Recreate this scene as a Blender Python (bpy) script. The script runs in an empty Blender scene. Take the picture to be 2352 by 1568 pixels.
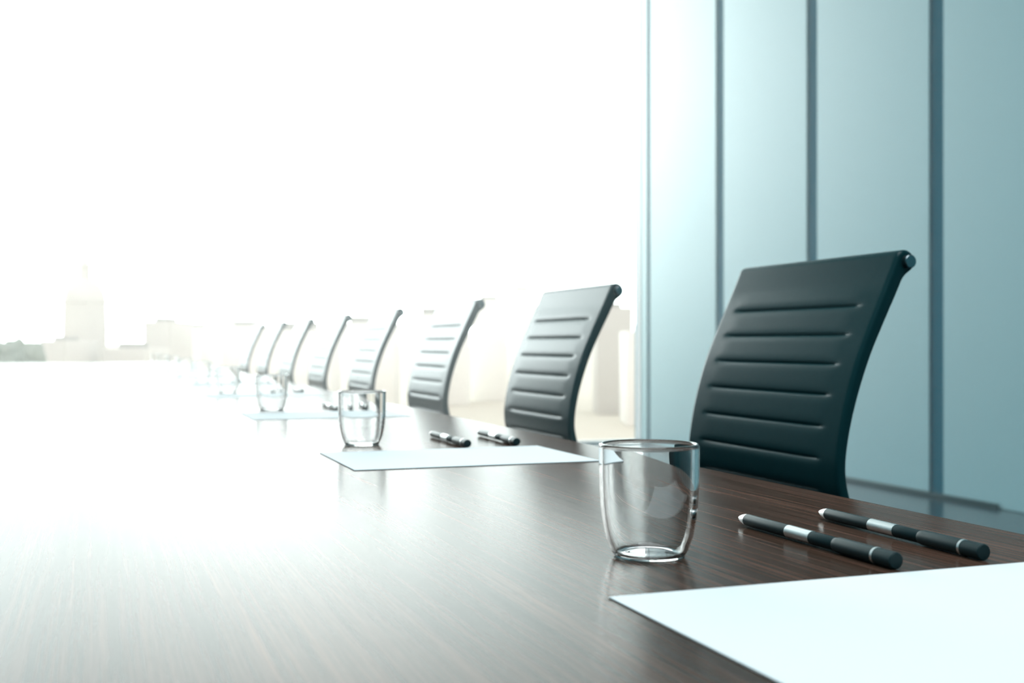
import bpy, bmesh, math, random
from mathutils import Vector

random.seed(4)
PI = math.pi
SC = bpy.context.scene
COL = SC.collection

# ------------------------------------------------------------------ measures
TABLE_Z = 0.75
CAM_Z = 0.89
FPX = 2617.0
TH = math.radians(19.91)          # camera looks this far to the right of the table's long axis
SIN, COS = math.sin(TH), math.cos(TH)
PITCH = 0.870                     # spacing of the place settings along the table


def px(x, y, depth):
    """world point seen at pixel (x, y) of the 2352 x 1568 frame at a camera depth (used for far scenery)"""
    cx = (x - 1176.0) / FPX * depth
    return Vector((COS * cx + SIN * depth, -SIN * cx + COS * depth, CAM_Z - (y - 787.0) / FPX * depth))


# ------------------------------------------------------------------ materials
def mat(name, color=(0.5, 0.5, 0.5), rough=0.5, metal=0.0, ior=1.45, spec=0.5, coat=0.0, coat_rough=0.1):
    m = bpy.data.materials.new(name)
    m.use_nodes = True
    b = m.node_tree.nodes['Principled BSDF']
    b.inputs['Base Color'].default_value = (*color, 1)
    b.inputs['Roughness'].default_value = rough
    b.inputs['Metallic'].default_value = metal
    b.inputs['IOR'].default_value = ior
    b.inputs['Specular IOR Level'].default_value = spec
    b.inputs['Coat Weight'].default_value = coat
    b.inputs['Coat Roughness'].default_value = coat_rough
    return m


def add_bump(m, scale, strength, dist=0.001, stretch=(1, 1, 1), detail=3):
    nt = m.node_tree
    b = nt.nodes['Principled BSDF']
    tc = nt.nodes.new('ShaderNodeTexCoord')
    mp = nt.nodes.new('ShaderNodeMapping')
    mp.inputs['Scale'].default_value = stretch
    nz = nt.nodes.new('ShaderNodeTexNoise')
    nz.inputs['Scale'].default_value = scale
    nz.inputs['Detail'].default_value = detail
    bp = nt.nodes.new('ShaderNodeBump')
    bp.inputs['Strength'].default_value = strength
    bp.inputs['Distance'].default_value = dist
    nt.links.new(tc.outputs['Object'], mp.inputs['Vector'])
    nt.links.new(mp.outputs['Vector'], nz.inputs['Vector'])
    nt.links.new(nz.outputs['Fac'], bp.inputs['Height'])
    nt.links.new(bp.outputs['Normal'], b.inputs['Normal'])
    return nz


def wood_material():
    m = mat('dark_wood_veneer', rough=0.5, ior=1.5, spec=0.0, coat=0.36, coat_rough=0.19)
    nt = m.node_tree
    b = nt.nodes['Principled BSDF']
    L = nt.links.new
    tc = nt.nodes.new('ShaderNodeTexCoord')
    # broad wandering figure
    mp0 = nt.nodes.new('ShaderNodeMapping')
    mp0.inputs['Scale'].default_value = (9, 0.6, 1)
    n0 = nt.nodes.new('ShaderNodeTexNoise')
    n0.inputs['Scale'].default_value = 1.6
    n0.inputs['Detail'].default_value = 4
    n0.inputs['Distortion'].default_value = 0.6
    # fine pores along the length
    mp1 = nt.nodes.new('ShaderNodeMapping')
    mp1.inputs['Scale'].default_value = (150, 2.2, 1)
    n1 = nt.nodes.new('ShaderNodeTexNoise')
    n1.inputs['Scale'].default_value = 1.5
    n1.inputs['Detail'].default_value = 6
    n1.inputs['Roughness'].default_value = 0.65
    mp2 = nt.nodes.new('ShaderNodeMapping')
    mp2.inputs['Scale'].default_value = (480, 7, 1)
    n2 = nt.nodes.new('ShaderNodeTexNoise')
    n2.inputs['Scale'].default_value = 1.0
    n2.inputs['Detail'].default_value = 3
    for mp, n in ((mp0, n0), (mp1, n1), (mp2, n2)):
        L(tc.outputs['Object'], mp.inputs['Vector'])
        L(mp.outputs['Vector'], n.inputs['Vector'])
    mx = nt.nodes.new('ShaderNodeMix')
    mx.data_type = 'FLOAT'
    mx.inputs[0].default_value = 0.62
    L(n0.outputs['Fac'], mx.inputs[2])
    L(n1.outputs['Fac'], mx.inputs[3])
    mx2 = nt.nodes.new('ShaderNodeMix')
    mx2.data_type = 'FLOAT'
    mx2.inputs[0].default_value = 0.30
    L(mx.outputs[0], mx2.inputs[2])
    L(n2.outputs['Fac'], mx2.inputs[3])
    cr = nt.nodes.new('ShaderNodeValToRGB')
    e = cr.color_ramp.elements
    e[0].position, e[0].color = 0.34, (0.022, 0.013, 0.009, 1)
    e[1].position, e[1].color = 0.72, (0.19, 0.09, 0.058, 1)
    for p, c in ((0.46, (0.046, 0.026, 0.018, 1)), (0.55, (0.088, 0.047, 0.034, 1))):
        x = e.new(p)
        x.color = c
    L(mx2.outputs[0], cr.inputs['Fac'])
    L(cr.outputs['Color'], b.inputs['Base Color'])
    bp = nt.nodes.new('ShaderNodeBump')
    bp.inputs['Strength'].default_value = 0.05
    bp.inputs['Distance'].default_value = 0.0006
    L(n1.outputs['Fac'], bp.inputs['Height'])
    L(bp.outputs['Normal'], b.inputs['Normal'])
    return m


def glass_material(name, tint=(1.0, 1.0, 1.0)):
    m = bpy.data.materials.new(name)
    m.use_nodes = True
    nt = m.node_tree
    nt.nodes.clear()
    o = nt.nodes.new('ShaderNodeOutputMaterial')
    g = nt.nodes.new('ShaderNodeBsdfGlass')
    g.inputs['Color'].default_value = (*tint, 1)
    g.inputs['Roughness'].default_value = 0.0
    g.inputs['IOR'].default_value = 1.45
    nt.links.new(g.outputs[0], o.inputs['Surface'])
    return m


def pane_material():
    """thin window glass: clear with a weak mirror reflection that grows at grazing angles"""
    m = bpy.data.materials.new('window_glass')
    m.use_nodes = True
    nt = m.node_tree
    nt.nodes.clear()
    o = nt.nodes.new('ShaderNodeOutputMaterial')
    t = nt.nodes.new('ShaderNodeBsdfTransparent')
    t.inputs['Color'].default_value = (0.985, 0.995, 0.992, 1)
    g = nt.nodes.new('ShaderNodeBsdfGlossy')
    g.inputs['Roughness'].default_value = 0.0
    f = nt.nodes.new('ShaderNodeFresnel')
    f.inputs['IOR'].default_value = 1.3
    x = nt.nodes.new('ShaderNodeMixShader')
    nt.links.new(f.outputs[0], x.inputs[0])
    nt.links.new(t.outputs[0], x.inputs[1])
    nt.links.new(g.outputs[0], x.inputs[2])
    nt.links.new(x.outputs[0], o.inputs['Surface'])
    return m


M = {}
M['wood'] = wood_material()
M['leather'] = mat('black_leather', (0.007, 0.038, 0.044), 0.6, ior=1.5, spec=0.0, coat=0.43, coat_rough=0.24)
add_bump(M['leather'], 900, 0.06, 0.0004)
M['chrome'] = mat('brushed_steel', (0.24, 0.28, 0.30), 0.28, 1.0)
M['silver'] = mat('polished_silver', (0.92, 0.94, 0.95), 0.33, 1.0)
M['pen_black'] = mat('pen_black_lacquer', (0.010, 0.028, 0.032), 0.42, ior=1.5, spec=0.18)
M['paper'] = mat('white_paper', (0.90, 0.93, 0.94), 0.75, spec=0.2)
add_bump(M['paper'], 700, 0.05, 0.0002)
M['glass'] = glass_material('drinking_glass')
M['pane'] = pane_material()
M['frame'] = mat('pale_aluminium_frame', (0.72, 0.78, 0.82), 0.4)
M['panel'] = mat('frosted_teal_glass_panel', (0.33, 0.585, 0.645), 0.32, ior=1.4, coat=0.0)
M['gap'] = mat('dark_blue_teal_joint', (0.008, 0.145, 0.215), 0.6, spec=0.0)
M['teal_wall'] = mat('teal_wall_paint', (0.03, 0.22, 0.26), 0.6)
add_bump(M['teal_wall'], 60, 0.05)
M['ceiling'] = mat('pale_teal_ceiling_paint', (0.40, 0.66, 0.70), 0.8)
M['floor'] = mat('polished_dark_teal_floor', (0.018, 0.065, 0.085), 0.2, ior=1.4)
add_bump(M['floor'], 3, 0.02)
M['base'] = mat('dark_baseboard', (0.02, 0.09, 0.11), 0.4)
M['black_metal'] = mat('black_metal', (0.02, 0.025, 0.03), 0.35, 0.6)
M['rubber'] = mat('black_rubber', (0.015, 0.016, 0.018), 0.6)
M['stone'] = mat('pale_limestone', (0.61, 0.585, 0.545), 0.9)
M['stone_dark'] = mat('weathered_stone', (0.50, 0.49, 0.44), 0.9)
M['render_hazed'] = mat('hazed_render', (0.90, 0.88, 0.84), 0.9)  # near-white tone has distance haze mixed into the colour
M['roofs'] = mat('grey_roof', (0.42, 0.41, 0.38), 0.9)
M['ground'] = mat('city_ground', (0.58, 0.53, 0.44), 0.95)  # beige takes in the tint of distant haze
M['leaves'] = mat('grey_green_leaves', (0.27, 0.31, 0.26), 0.9)


def facade(m, scale):
    """rows of slightly darker window openings on a building"""
    nt = m.node_tree
    b = nt.nodes['Principled BSDF']
    tc = nt.nodes.new('ShaderNodeTexCoord')
    br = nt.nodes.new('ShaderNodeTexBrick')
    c = b.inputs['Base Color'].default_value
    br.inputs['Color1'].default_value = (c[0] * .82, c[1] * .84, c[2] * .86, 1)
    br.inputs['Color2'].default_value = (c[0] * .88, c[1] * .89, c[2] * .9, 1)
    br.inputs['Mortar'].default_value = c
    br.inputs['Scale'].default_value = scale
    br.inputs['Mortar Size'].default_value = 0.05
    br.offset = 0
    nt.links.new(tc.outputs['Object'], br.inputs['Vector'])
    nt.links.new(br.outputs['Color'], b.inputs['Base Color'])


facade(M['render_hazed'], 0.12)

# ------------------------------------------------------------------ mesh helpers


def link(name, bm, m, parent=None, smooth=True, angle=35):
    bmesh.ops.recalc_face_normals(bm, faces=bm.faces)
    me = bpy.data.meshes.new(name)
    bm.to_mesh(me)
    bm.free()
    if smooth:
        me.shade_smooth()
        me.set_sharp_from_angle(angle=math.radians(angle))
    me.materials.append(m)
    o = bpy.data.objects.new(name, me)
    COL.objects.link(o)
    if parent:
        o.parent = parent
    return o


def tag(o, label=None, cat=None, group=None, kind=None):
    for k, v in (('label', label), ('category', cat), ('group', group), ('kind', kind)):
        if v:
            o[k] = v
    return o


def empty(name, loc=(0, 0, 0)):
    o = bpy.data.objects.new(name, None)
    COL.objects.link(o)
    o.location = loc
    o.empty_display_size = 0.1
    return o


def box(bm, x0, x1, y0, y1, z0, z1, bev=0.0, seg=2):
    r = bmesh.ops.create_cube(bm, size=1)
    vs = r['verts']
    for v in vs:
        v.co = Vector(((x0 + x1) / 2 + v.co.x * (x1 - x0), (y0 + y1) / 2 + v.co.y * (y1 - y0), (z0 + z1) / 2 + v.co.z * (z1 - z0)))
    if bev:
        es = list({e for v in vs for e in v.link_edges})
        bmesh.ops.bevel(bm, geom=es, offset=bev, segments=seg, profile=0.5, affect='EDGES')


def lathe(bm, prof, seg=64, axis='Z', origin=(0, 0, 0), closed=False):
    """turn (radius, height) pairs about an axis; radius 0 closes the end on a pole"""
    ox, oy, oz = origin
    rings = []

    def P(r, h, a):
        c, s = r * math.cos(a), r * math.sin(a)
        if axis == 'Z':
            return (ox + c, oy + s, oz + h)
        if axis == 'Y':
            return (ox + c, oy + h, oz + s)
        return (ox + h, oy + c, oz + s)
    for r, h in prof:
        if r < 1e-7:
            rings.append([bm.verts.new(P(0, h, 0))])
        else:
            rings.append([bm.verts.new(P(r, h, 2 * PI * i / seg)) for i in range(seg)])
    pairs = list(zip(rings, rings[1:]))
    if closed:
        pairs.append((rings[-1], rings[0]))
    for a, b in pairs:
        for i in range(seg):
            j = (i + 1) % seg
            if len(a) == 1 and len(b) == 1:
                continue
            if len(a) == 1:
                bm.faces.new((a[0], b[i], b[j]))
            elif len(b) == 1:
                bm.faces.new((a[i], a[j], b[0]))
            else:
                bm.faces.new((a[i], a[j], b[j], b[i]))


def spline(pts, n):
    """Catmull-Rom through 2-D points, resampled to n points of even length"""
    P = [Vector((2 * pts[0][0] - pts[1][0], 2 * pts[0][1] - pts[1][1]))] + [Vector(p) for p in pts] + \
        [Vector((2 * pts[-1][0] - pts[-2][0], 2 * pts[-1][1] - pts[-2][1]))]
    d = []
    for i in range(1, len(P) - 2):
        a, b, c, e = P[i - 1], P[i], P[i + 1], P[i + 2]
        for k in range(24):
            t = k / 24
            d.append(0.5 * ((2 * b) + (c - a) * t + (2 * a - 5 * b + 4 * c - e) * t * t + (3 * b - a - 3 * c + e) * t ** 3))
    d.append(P[-2])
    acc = [0]
    for a, b in zip(d, d[1:]):
        acc.append(acc[-1] + (b - a).length)
    out, j = [], 0
    for k in range(n):
        s = acc[-1] * k / (n - 1)
        while j < len(acc) - 2 and acc[j + 1] < s:
            j += 1
        t = (s - acc[j]) / max(1e-9, acc[j + 1] - acc[j])
        out.append(d[j].lerp(d[j + 1], t))
    return out


def copy_tree(o, parent=None):
    c = o.copy()
    COL.objects.link(c)
    if parent:
        c.parent = parent
    for ch in list(o.children):
        copy_tree(ch, c)
    return c


# ------------------------------------------------------------------ the setting
WALL_X = 4.53
WIN_Y = 9.18
LEFT_X = -2.0
BACK_Y = -3.0
CEIL = 5.6

bm = bmesh.new()
box(bm, LEFT_X - 0.2, WALL_X + 0.3, BACK_Y - 0.2, WIN_Y + 0.1, -0.25, 0)
tag(link('floor', bm, M['floor'], smooth=False), kind='structure')
bm = bmesh.new()
box(bm, LEFT_X - 0.2, WALL_X + 0.3, BACK_Y - 0.2, WIN_Y + 0.1, CEIL, CEIL + 0.25)
tag(link('ceiling', bm, M['ceiling'], smooth=False), kind='structure')
bm = bmesh.new()
box(bm, LEFT_X - 0.2, LEFT_X, BACK_Y - 0.2, WIN_Y + 0.1, 0, CEIL)
tag(link('wall_left', bm, M['teal_wall'], smooth=False), kind='structure')
bm = bmesh.new()
box(bm, LEFT_X, WALL_X + 0.3, BACK_Y - 0.2, BACK_Y, 0, CEIL)
tag(link('wall_back', bm, M['teal_wall'], smooth=False), kind='structure')
bm = bmesh.new()
box(bm, WALL_X + 0.012, WALL_X + 0.3, BACK_Y, WIN_Y + 0.1, 0, CEIL)
wr = tag(link('wall_right', bm, M['gap'], smooth=False), kind='structure')
JOINTS = [8.99 - 1.2175 * k for k in range(11)]
GAP = 0.12
edges = [WIN_Y - 0.045] + JOINTS + [BACK_Y]
for k in range(len(edges) - 1):
    hi = edges[k] - (0 if k == 0 else 0.03 if k == 1 else GAP / 2)      # the joint beside the window is narrower
    lo = edges[k + 1] + (0 if k + 1 == len(edges) - 1 else 0.03 if k == 0 else GAP / 2)
    if hi - lo < 0.02:
        continue
    bm = bmesh.new()
    box(bm, WALL_X, WALL_X + 0.0115, lo, hi, 0.002, CEIL, 0.003)
    tag(link('panel', bm, M['panel'], wr, smooth=False), kind='structure')
bm = bmesh.new()
box(bm, WALL_X - 0.012, WALL_X - 0.0005, 4.85, WIN_Y - 0.1, 0.0, 0.028, 0.002)
tag(link('baseboard_right', bm, M['base']), kind='structure')

PIER_X = -1.55  # unseen pier added to keep the window out of the first chair's reflection
bm = bmesh.new()
box(bm, LEFT_X, PIER_X, WIN_Y - 0.1, WIN_Y + 0.1, 0, CEIL)
tag(link('pier_blocker', bm, M['teal_wall'], smooth=False), kind='structure')

# far window: one glazed wall from floor to ceiling
win = tag(empty('window_1', (0, WIN_Y, 0)), kind='structure')
bm = bmesh.new()
y0, y1 = -0.04, 0.04
box(bm, PIER_X + 0.001, PIER_X + 0.07, y0, y1, 0.001, CEIL - 0.001, 0.004)
box(bm, WALL_X - 0.002, WALL_X + 0.055, y0, y1, 0.001, CEIL - 0.001, 0.004)
box(bm, PIER_X + 0.07, WALL_X - 0.015, y0, y1, 0.001, 0.03, 0.004)
box(bm, PIER_X + 0.07, WALL_X - 0.015, y0, y1, CEIL - 0.08, CEIL - 0.001, 0.004)
tag(link('window_frame', bm, M['frame'], win), kind='structure')
bm = bmesh.new()
vs = [bm.verts.new(p) for p in ((PIER_X + .06, 0, .02), (WALL_X - .01, 0, .02), (WALL_X - .01, 0, CEIL - .07), (PIER_X + .06, 0, CEIL - .07))]
bm.faces.new(vs)
tag(link('window_pane', bm, M['pane'], win, smooth=False), kind='structure')

# ------------------------------------------------------------------ the table
EDGE_X = 0.638
T = tag(empty('conference_table', (-0.181, 4.05, 0)), 'long dark brown wood conference table with a glossy top', 'table')
bm = bmesh.new()
TW, TL = 0.819, 4.68
box(bm, -TW, TW, -TL, TL, TABLE_Z - 0.04, TABLE_Z, 0.0025, 3)
link('tabletop', bm, M['wood'], T, smooth=False)
bm = bmesh.new()
box(bm, -TW + 0.3, TW - 0.3, -TL + 0.5, TL - 0.5, TABLE_Z - 0.10, TABLE_Z - 0.0405, 0.004)
link('apron', bm, M['black_metal'], T)
for yy in (-3.6, 0, 3.6):
    bm = bmesh.new()
    box(bm, -0.35, 0.35, yy - 0.05, yy + 0.05, 0.03, TABLE_Z - 0.1, 0.006)
    box(bm, -0.42, 0.42, yy - 0.2, yy + 0.2, 0.001, 0.03, 0.006)
    link('leg', bm, M['black_metal'], T)

# ------------------------------------------------------------------ the chairs
CH_W = 0.385
CH_Y0 = 1.205            # near side of the first chair's back


def make_chair():
    """ribbed leather back on a thin frame; local x = away from the table, local y = along the table, origin on the floor"""
    ox, oy = 0.80, CH_Y0 + CH_W / 2
    root = empty('conference_chair', (ox, oy, 0))
    front = [(0.932, .500), (0.917, .56), (0.900, .62), (0.884, .675), (0.8735, .70), (.8705, .722), (.8711, .744), (.8772, .782), (.8870, .8225),
             (.9000, .863), (.9162, .901), (.9338, .939), (.9475, .968)]
    roll_c, roll_r = (0.9752, 0.9948), 0.0150
    F = spline(front, 260)
    # over the roll: from the front face round the top to the rear
    R = []
    for k in range(1, 15):
        a = math.radians(152 - k * (152 + 42) / 14)
        R.append(Vector((roll_c[0] + roll_r * math.cos(a), roll_c[1] + roll_r * math.sin(a))))
    lead = spline([front[-1], (0.9550, 0.9845), tuple(R[0])], 10)
    rear = [tuple(R[-1]), (.9735, .9745), (.9655, .9600), (.9580, .9450), (.9400, .9100), (.9230, .8750), (.9085, .8380), (.8965, .8000), (.8885, .7650), (.8850, .735),
            (.8870, .71), (.8965, .675), (.9125, .62), (.9295, .56), (.9445, .503)]
    B = spline(rear, 90)
    prof = list(F) + lead[1:] + R[1:] + B[1:]
    n = len(prof)
    # outward normals of the closed profile
    area = sum(prof[i].x * prof[(i + 1) % n].y - prof[(i + 1) % n].x * prof[i].y for i in range(n))
    sgn = 1 if area > 0 else -1
    nor = []
    for i in range(n):
        d = (prof[(i + 1) % n] - prof[i - 1])
        if d.length < 1e-9:
            d = Vector((1, 0))
        d.normalize()
        nor.append(Vector((d.y, -d.x)) * sgn)
    # seams across the front, by height
    seams_z = [.939, .901, .8625, .8225, .782, .7405, .699, .657, .614, .570]
    arc = [0.0]
    for a, b in zip(F, F[1:]):
        arc.append(arc[-1] + (b - a).length)
    seam_s = []
    for z in seams_z:
        k = min(range(len(F)), key=lambda i: abs(F[i].y - z))
        seam_s.append(arc[k])
    hw = CH_W / 2
    xs = [0, .0003, .0009, .002, .0035, .005, .009, .016, .024, .030, .034, .037, .040, .044, .050]
    half = xs + [.07, .10, .13, .16]
    stations = [-hw + x for x in half] + [0.0] + [hw - x for x in reversed(half)]
    rnd = 0.0048
    bm = bmesh.new()
    rings = []
    for y in stations:
        d = hw - abs(y)
        inset = 0.0
        if d < rnd:
            inset = rnd - math.sqrt(max(0, rnd * rnd - (rnd - d) ** 2))
        # how far along the seam we are: none near the sides
        g = min(1, max(0, (d - 0.029) / 0.030))
        g = g * g * (3 - 2 * g)
        pf = min(1, max(0, d / 0.05))
        ring = []
        for i in range(n):
            off = -inset
            if i < len(F):
                for k, s in enumerate(seam_s):
                    q = abs(arc[i] - s)
                    if q < 0.012:
                        off -= g * (0.0021 * math.exp(-(q / 0.0016) ** 2) + 0.0011 * math.exp(-(q / 0.006) ** 2))
                top = arc[-1] - arc[i]
                off += 0.0010 * pf * min(1, top / 0.02)
            p = prof[i] + nor[i] * off
            ring.append(bm.verts.new((p.x - ox, y, p.y)))
        rings.append(ring)
    for a, b in zip(rings, rings[1:]):
        for i in range(n):
            j = (i + 1) % n
            bm.faces.new((a[i], a[j], b[j], b[i]))
    for ring in (rings[0], rings[-1]):
        i, j = 0, n - 1                      # close the side from the bottom up, front edge against rear edge
        while j - i > 1:
            if j - i == 2 or prof[i + 1].y < prof[j - 1].y:
                bm.faces.new((ring[i], ring[i + 1], ring[j]))
                i += 1
            else:
                bm.faces.new((ring[i], ring[j - 1], ring[j]))
                j -= 1
    back = link('backrest', bm, M['leather'], root, angle=50)
    # steel rod through the roll, showing as a cap at either side
    bm = bmesh.new()
    e = hw + 0.0075
    lathe(bm, [(0, -e), (.0076, -e), (.0086, -e + .0010), (.0086, e - .0010), (.0076, e), (0, e)], 32, 'Y', (roll_c[0] + .0022 - ox, 0, roll_c[1] - .0004))
    link('top_rod', bm, M['chrome'], root)
    # seat: the same sling, running forward under the table edge
    prof2 = spline([(0.155, .500), (0.125, .474), (0.05, .462), (-0.10, .466), (-0.24, .474), (-0.285, .462), (-.292, .44)], 60)
    bm = bmesh.new()
    rings = []
    for y in [-hw - .03 + (2 * hw + .06) * k / 16 for k in range(17)]:
        ring = []
        up = [Vector((p.x, p.y)) for p in prof2]
        for i, p in enumerate(up):
            ring.append(bm.verts.new((p.x, y, p.y + (0.0025 * abs(math.sin(i * .55)) if 4 < i < 52 else 0))))
        for p in reversed(up):
            ring.append(bm.verts.new((p.x + .004, y, p.y - 0.016)))
        rings.append(ring)
    n2 = len(rings[0])
    for a, b in zip(rings, rings[1:]):
        for i in range(n2):
            j = (i + 1) % n2
            bm.faces.new((a[i], a[j], b[j], b[i]))
    bm.faces.new(rings[0])
    bm.faces.new(rings[-1])
    link('seat', bm, M['leather'], root)
    bm = bmesh.new()
    lathe(bm, [(0, .444), (.05, .444), (.05, .43), (.028, .425), (.028, .26), (.034, .255), (.034, .10), (.045, .09), (.045, .075), (0, .075)], 24, 'Z', (-0.05, 0, 0))
    link('column', bm, M['chrome'], root)
    for k in range(5):
        a = 2 * PI * k / 5 + .3
        bm = bmesh.new()
        c, s = math.cos(a), math.sin(a)
        for t0, t1, h0, h1, w0, w1 in ((.03, .28, .096, .070, .024, .016),):
            q = []
            for t, h, w in ((t0, h0, w0), (t1, h1, w1)):
                for dz, dw in ((0, w), (0, -w), (-.022, -w * .7), (-.022, w * .7)):
                    q.append(bm.verts.new((-0.05 + c * t - s * dw, s * t + c * dw, h + dz)))
            for i in range(4):
                j = (i + 1) % 4
                bm.faces.new((q[i], q[j], q[4 + j], q[4 + i]))
            bm.faces.new(q[:4])
            bm.faces.new(q[4:])
        leg = link('leg', bm, M['chrome'], root)
        bm = bmesh.new()
        lathe(bm, [(0, -.02), (.018, -.02), (.024, -.014), (.024, .014), (.018, .02), (0, .02)], 20, 'X', (-0.05 + c * .27, s * .27, .0245))
        link('caster', bm, M['rubber'], leg)
    return root


chair0 = make_chair()
ORD = ['first', 'second', 'third', 'fourth', 'fifth', 'sixth', 'seventh', 'eighth', 'ninth']
for k in range(8):
    c = chair0 if k == 0 else copy_tree(chair0)
    c.location.y = chair0.location.y + PITCH * k
    if k == 0:
        lb = 'large dark black leather chair with ribbed back beside the two sharp black pens'
    elif k == 7:
        lb = 'faint pale ribbed leather chair at the window end of the chair row, smallest of all'
    else:
        lb = f'ribbed leather chair along the table, {ORD[k]} in the row counted from the big dark chair'
    tag(c, lb, 'chair', 'ribbed leather chairs along the table')

# ------------------------------------------------------------------ the glasses
GX, GY = 0.3395, 0.673


def make_glass():
    bm = bmesh.new()
    H, R = 0.0738, 0.0330
    outer = [(0.0, 0.0), (.0214, 0.0), (.0222, .0003), (.0231, .0009), (.0244, .0026), (.0268, .0074), (.0288, .0135), (.0306, .0227), (.0318, .032), (.0325, .0435), (.0328, .056), (.0329, .066), (R, H - .0011)]
    WT = .0030                                    # even wall, so that the view through it is not bent up or down
    rim = [(R - .0004, H - .0003), (R - .0011, H), (R - WT + .0009, H), (R - WT + .0002, H - .0004)]
    inner = [(q - WT, h) for q, h in reversed(outer[6:])] + [(.0236, .0074), (.0218, .0038), (.0190, .0019), (.0130, .0014), (0.0, .0013)]
    lathe(bm, spline2(outer) + rim + spline2(inner), 96)
    return link('drinking_glass', bm, M['glass'], angle=60)


def spline2(p):
    d = [tuple(v) for v in spline(p, len(p) * 4)]
    return [(max(0.0, a), b) for a, b in d]


glass0 = make_glass()
for k in range(9):
    o = glass0 if k == 0 else glass0.copy()
    if k:
        COL.objects.link(o)
    o.location = (GX, GY + PITCH * k, TABLE_Z + .0003)
    if k == 0:
        lb = 'large clear drinking glass between the closest paper sheet and the dark chair'
    elif k == 8:
        lb = 'tiny clear glass at the far end of the glass row, farthest along the table'
    else:
        lb = f'clear drinking glass on the table, {ORD[k]} along the row of glasses from the large one'
    tag(o, lb, 'glass', 'drinking glasses along the table')

# ------------------------------------------------------------------ the paper sheets
bm = bmesh.new()
box(bm, 0, 0.295, -0.209, 0, 0, 0.0007)
paper0 = link('paper_sheet', bm, M['paper'], smooth=False)
for k in range(9):
    o = paper0 if k == 0 else paper0.copy()
    if k:
        COL.objects.link(o)
    o.location = (0.2625, 0.569 + PITCH * k, TABLE_Z + .0002)
    if k == 0:
        lb = 'big blank white paper sheet cut by the bottom of the picture beside the two pens'
    else:
        lb = f'blank white paper sheet on the table in front of the {ORD[k]} glass of the row'
    tag(o, lb, 'paper', 'paper sheets along the table')

# ------------------------------------------------------------------ the pens


def make_pen(L=0.186):
    """lies along local -y from its tip at the origin; origin on the table"""
    r1, r2 = 0.0045, 0.0053
    root = empty('ballpoint_pen')
    z = r2

    def part(name, prof, m):
        bm = bmesh.new()
        lathe(bm, [(r, -t) for r, t in prof], 40, 'Y', (0, 0, z))
        return link(name, bm, m, root, angle=30)
    c = 0.068 * L
    part('tip', [(0, 0), (.0005, .0001), (.0012, .0012), (.0022, .0035), (.0032, .0065), (.0040, .0098), (r1 - .0001, c), (0, c)], M['silver'])
    b0, b1, s, g0, g1 = .3665 * L, .525 * L, .668 * L, .893 * L, .905 * L
    part('barrel', [(0, c), (r1 - .0001, c), (r1, c + .0004), (r1, b0), (r1 - .0003, b0), (r1 - .0003, b1), (r1, b1), (r1, s - .0005), (r1 - .0002, s), (0, s)], M['pen_black'])
    part('band', [(r1 - .0002, b0 + .0001), (r1 + .00012, b0 + .0002), (r1 + .00012, b1 - .0002), (r1 - .0002, b1 - .0001)], M['silver'])
    part('cap', [(0, s + .0002), (r1 + .0001, s + .0002), (r2, s + .004), (r2, L - .0006), (r2 - .0006, L), (0, L)], M['pen_black'])
    part('ring', [(r2 - .0002, g0), (r2 + .00012, g0 + .0001), (r2 + .00012, g1 - .0001), (r2 - .0002, g1)], M['silver'])
    return root


pen0 = make_pen()


def pen_at(tip, end, k, label):
    o = pen0 if not pen_at.used else copy_tree(pen0)
    pen_at.used = True
    d = Vector(end) - Vector(tip)
    o.location = (tip[0], tip[1] + PITCH * k, TABLE_Z + .0002)
    o.rotation_euler = (0, 0, math.atan2(-d.x, -d.y) * -1)
    tag(o, label, 'pen', 'pens beside the paper sheets')


pen_at.used = False


def cam2w(X, Y):
    return (COS * X + SIN * Y, -SIN * X + COS * Y)


PA = (cam2w(.1748, .878), cam2w(.2367, .704))
PB = (cam2w(.2445, .9076), cam2w(.3041, .7274))
for k in range(8):
    if k == 0:
        la = 'black pen with silver band, between the large glass and the other sharp pen'
        lb_ = 'black pen with silver band beside the table edge below the dark chair'
    else:
        la = f'small pen of the pair by the {ORD[k]} glass, closer to the glass'
        lb_ = f'small pen of the pair by the {ORD[k]} chair, closer to the table edge'
    pen_at(PA[0], PA[1], k, la)
    pen_at(PB[0], PB[1], k, lb_)

# ------------------------------------------------------------------ outside: a hazy city below the window
GZ = -32.0
bm = bmesh.new()
vs = [bm.verts.new(p) for p in ((-6000, 12, GZ), (6000, 12, GZ), (9000, 16000, GZ), (-9000, 16000, GZ))]
bm.faces.new(vs)
tag(link('ground', bm, M['ground'], smooth=False), kind='structure')


def frame_at(name, x, depth, label, cat, group=None):
    p = px(x, 787, depth)
    o = empty(name, (p.x, p.y, GZ))
    o.rotation_euler = (0, 0, -TH)
    tag(o, label, cat, group)
    return o


def hz(y, depth):
    return CAM_Z - (y - 787.0) / FPX * depth - GZ


def block(x0, x1, ytop, depth, label, m='stone', deep=30, roof=True, cat='building'):
    w = (x1 - x0) / FPX * depth
    h = hz(ytop, depth)
    r = frame_at('city_building', (x0 + x1) / 2, depth, label, cat, 'hazy city buildings outside the window')
    bm = bmesh.new()
    box(bm, -w / 2, w / 2, 0, deep, 0, h, 0.3)
    link('wall', bm, M[m], r)
    if roof:
        bm = bmesh.new()
        box(bm, -w * .28, w * .22, deep * .2, deep * .6, h - .05, h + w * .10 + .6, 0.2)
        link('roof_housing', bm, M['roofs'], r)
    return r


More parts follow.
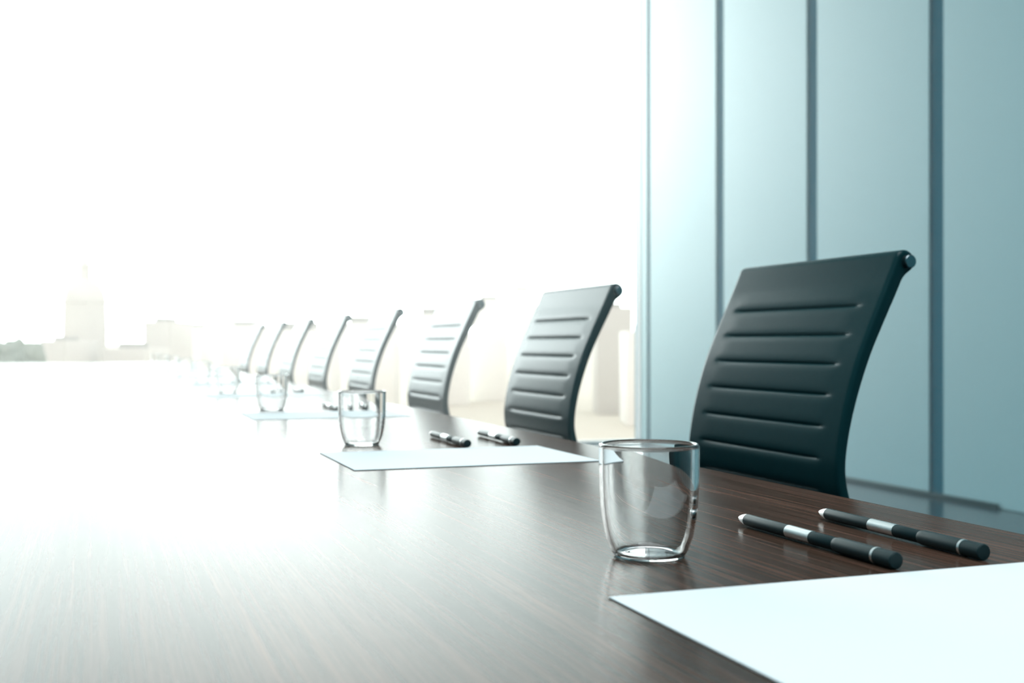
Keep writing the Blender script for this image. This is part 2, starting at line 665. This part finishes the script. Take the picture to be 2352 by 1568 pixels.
# the domed tower
D = 420
r = frame_at('domed_tower', 195, D, 'pale domed tower with a spire far outside the window', 'tower')
k_ = D / FPX
bm = bmesh.new()
h = hz(692, D)
w = 92 * k_
lathe(bm, [(0, 0), (w * .52, 0), (w * .52, h * .8), (w * .50, h - 1), (w * .53, h - .6), (w * .53, h), (0, h)], 48)
link('drum', bm, M['stone'], r)
bm = bmesh.new()
hd = hz(636, D)
lathe(bm, [(0, h)] + [(w * .50 * math.cos(a) ** 1.35, h + (hd - h) * math.sin(a)) for a in [PI / 2 * i / 14 for i in range(14)]] + [(w * .10, hd), (0, hd)], 48)
link('dome', bm, M['stone'], r)
bm = bmesh.new()
hl = hz(606, D)
lathe(bm, [(0, hd - .5), (w * .13, hd - .5), (w * .13, hl - 1), (w * .15, hl - .8), (w * .11, hl), (0, hl + 1)], 24)
link('lantern', bm, M['stone'], r)
bm = bmesh.new()
hs = hz(568, D)
lathe(bm, [(0, hl), (w * .075, hl), (w * .03, hl + (hs - hl) * .5), (0, hs)], 16)
link('spire', bm, M['stone'], r)

# tree: rounded crown of many lobes on a trunk


def tree(x, ytop, depth, wpx, label):
    r = frame_at('tree', x, depth, label, 'tree', 'trees far outside the window')
    h = hz(ytop, depth)
    w = wpx / FPX * depth
    bm = bmesh.new()
    rnd = random.Random(x * 7 + 1)
    for i in range(26):
        a, q = rnd.uniform(0, 2 * PI), rnd.uniform(0, 1) ** .6
        rr = rnd.uniform(.16, .30) * w
        zz = rnd.uniform(.42, .9) * h
        mtx_s = rr * (1.15 - .3 * abs(zz / h - .6))
        res = bmesh.ops.create_icosphere(bm, subdivisions=2, radius=mtx_s)
        sh = (1 - .55 * max(0, zz / h - .5) * 2)
        for v in res['verts']:
            v.co *= rnd.uniform(.9, 1.1)
            v.co += Vector((math.cos(a) * q * w * .38 * sh, math.sin(a) * q * w * .38 * sh, min(zz, h - mtx_s)))
    link('crown', bm, M['leaves'], r)
    bm = bmesh.new()
    lathe(bm, [(0, 0), (w * .05, 0), (w * .03, h * .6), (0, h * .6)], 12)
    link('trunk', bm, M['stone_dark'], r)


tree(-14, 752, 330, 84, 'grey green tree outside, at the far left rim of the view beyond the table')
tree(32, 762, 345, 76, 'grey green tree outside, second from the left rim of the view')
tree(78, 772, 335, 66, 'grey green tree outside just left of the domed tower')

block(92, 150, 782, 370, 'low pale building outside, between the trees and the domed tower')
block(236, 330, 800, 390, 'low wide building outside on the right side of the domed tower', 'stone')
block(330, 392, 738, 430, 'blocky pale building outside, right of the domed tower, above the far glasses', 'stone')
block(396, 462, 752, 480, 'pale building outside behind the far glasses and left of the slim tower', 'render_hazed')
block(462, 506, 668, 560, 'slim faint tower outside, left of the smallest chair', 'render_hazed')
block(508, 600, 748, 470, 'pale building outside behind the smallest chair', 'render_hazed')
block(604, 760, 758, 520, 'wide pale building outside behind the row of small chairs', 'render_hazed')
block(770, 905, 742, 560, 'pale building outside behind the fourth and fifth chairs', 'render_hazed')
block(935, 1075, 722, 600, 'pale building outside behind the third chair', 'render_hazed')
block(1085, 1165, 688, 640, 'faint tall building outside in the gap between second and third chairs', 'render_hazed')
block(1168, 1232, 664, 700, 'faint tall building outside just behind the top of the second chair', 'render_hazed')
block(1372, 1452, 706, 520, 'grey pale building outside between the second chair and the panelled wall', 'stone')
block(1440, 1560, 760, 450, 'low pale building outside next to the edge of the panelled wall', 'render_hazed')

# ------------------------------------------------------------------ haze added in the far part of the room to imitate glare
def haze(name_of_mat, dens, y0, y1, label):
    m = bpy.data.materials.new(name_of_mat)
    m.use_nodes = True
    nt = m.node_tree
    nt.nodes.clear()
    o_ = nt.nodes.new('ShaderNodeOutputMaterial')
    v = nt.nodes.new('ShaderNodeVolumeScatter')
    v.inputs['Color'].default_value = (1, 1, 1, 1)
    v.inputs['Density'].default_value = dens
    v.inputs['Anisotropy'].default_value = 0.80
    nt.links.new(v.outputs[0], o_.inputs['Volume'])
    m.cycles.homogeneous_volume = True
    bm = bmesh.new()
    box(bm, LEFT_X + 0.02, WALL_X - 0.03, y0, min(y1, WIN_Y - 0.12), 0.02, CEIL - 0.1)
    tag(link('haze', bm, m, smooth=False), label, 'haze', None, 'stuff')


haze('glare_veil', 0.009, 2.93, WIN_Y - 0.06, 'thin white haze added towards the window to imitate its glare')
haze('dense_glare_veil', 0.095, 1.62, 2.925, 'denser haze slab added around the second chair to wash out the chairs beyond')

# ------------------------------------------------------------------ light
w = bpy.data.worlds.new('sky')
SC.world = w
w.use_nodes = True
nt = w.node_tree
nt.nodes.clear()
L = nt.links.new
out = nt.nodes.new('ShaderNodeOutputWorld')
bg = nt.nodes.new('ShaderNodeBackground')
tc = nt.nodes.new('ShaderNodeTexCoord')


def angle_from(direction):
    """angle between the view direction and a bearing in the sky"""
    d = Vector(direction).normalized()
    dot = nt.nodes.new('ShaderNodeVectorMath')
    dot.operation = 'DOT_PRODUCT'
    dot.inputs[1].default_value = d
    L(tc.outputs['Generated'], dot.inputs[0])
    a = nt.nodes.new('ShaderNodeMath')
    a.operation = 'ARCCOSINE'
    L(dot.outputs['Value'], a.inputs[0])
    return a


ac1 = angle_from(px(630, 610, 1.0) - Vector((0, 0, CAM_Z)))      # bright haze over the city
ac2 = angle_from((math.sin(math.radians(-19.5)), math.cos(math.radians(-19.5)), math.tan(math.radians(14.0))))   # glow added out of view to light the second chair and wall


def glow(ac, sigma, rgb):
    """colour that falls off as a bell curve with the angle from the bright bearing"""
    dv = nt.nodes.new('ShaderNodeMath')
    dv.operation = 'DIVIDE'
    dv.inputs[1].default_value = math.radians(sigma)
    L(ac.outputs[0], dv.inputs[0])
    sq = nt.nodes.new('ShaderNodeMath')
    sq.operation = 'MULTIPLY'
    L(dv.outputs[0], sq.inputs[0])
    L(dv.outputs[0], sq.inputs[1])
    ng = nt.nodes.new('ShaderNodeMath')
    ng.operation = 'MULTIPLY'
    ng.inputs[1].default_value = -0.5
    L(sq.outputs[0], ng.inputs[0])
    ex = nt.nodes.new('ShaderNodeMath')
    ex.operation = 'EXPONENT'
    L(ng.outputs[0], ex.inputs[0])
    vm = nt.nodes.new('ShaderNodeVectorMath')
    vm.operation = 'SCALE'
    vm.inputs[0].default_value = rgb
    L(ex.outputs[0], vm.inputs['Scale'])
    return vm.outputs[0]


def vadd(a, b):
    vm = nt.nodes.new('ShaderNodeVectorMath')
    vm.operation = 'ADD'
    for q, x in ((0, a), (1, b)):
        if isinstance(x, tuple):
            vm.inputs[q].default_value = x
        else:
            L(x, vm.inputs[q])
    return vm.outputs[0]


sky = vadd(glow(ac1, 11.0, (6.6, 6.4, 6.2)), glow(ac1, 24.0, (1.9, 2.9, 2.9)))
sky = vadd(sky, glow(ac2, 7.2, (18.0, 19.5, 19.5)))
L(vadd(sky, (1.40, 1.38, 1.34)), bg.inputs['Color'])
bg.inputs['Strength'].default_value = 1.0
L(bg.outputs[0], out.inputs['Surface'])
w.cycles.sampling_method = 'AUTOMATIC'


def area(name, loc, sx, sy, power, color=(1, 1, 1), rot=(0, 0, 0)):
    l = bpy.data.lights.new(name, 'AREA')
    l.shape = 'RECTANGLE'
    l.size, l.size_y = sx, sy
    l.energy = power
    l.color = color
    o = bpy.data.objects.new(name, l)
    COL.objects.link(o)
    o.location = loc
    o.rotation_euler = rot
    return o


# unseen lights added overhead to brighten the paper and table
for x in (-1.3, 0.0, 1.3):
    area('overhead_fill', (x, 0.1, CEIL - 0.06), 1.2, 6.0, 92, (0.92, 0.98, 1.0))
# the window opening guides the sampling of the daylight
p = area('window_portal', ((PIER_X + WALL_X) / 2, WIN_Y - 0.05, CEIL / 2), WALL_X - PIER_X, CEIL, 1, rot=(-PI / 2, 0, 0))
p.data.cycles.is_portal = True

# ------------------------------------------------------------------ camera
cam = bpy.data.cameras.new('camera')
cam.sensor_fit = 'HORIZONTAL'
cam.sensor_width = 36.0
cam.lens = FPX / 2352 * 36.0
cam.shift_y = 3 / 2352
cam.clip_start = 0.02
cam.clip_end = 30000
cam.dof.use_dof = True
cam.dof.focus_distance = 0.93
cam.dof.aperture_fstop = 8.6
co = bpy.data.objects.new('camera', cam)
COL.objects.link(co)
co.location = (0, 0, CAM_Z)
co.rotation_euler = (PI / 2, 0, -TH)
SC.camera = co

vsx = SC.view_settings
SC.display_settings.display_device = 'sRGB'
vsx.view_transform = 'Standard'
vsx.look = 'None'
vsx.exposure = 0.0
vsx.gamma = 1.0
vsx.use_curve_mapping = False
cy = SC.cycles
cy.max_bounces = 11
cy.adaptive_threshold = 0.02
cy.transparent_max_bounces = 12
cy.transmission_bounces = 10
cy.volume_bounces = 0
cy.caustics_refractive = True
cy.caustics_reflective = True
cy.sample_clamp_indirect = 8
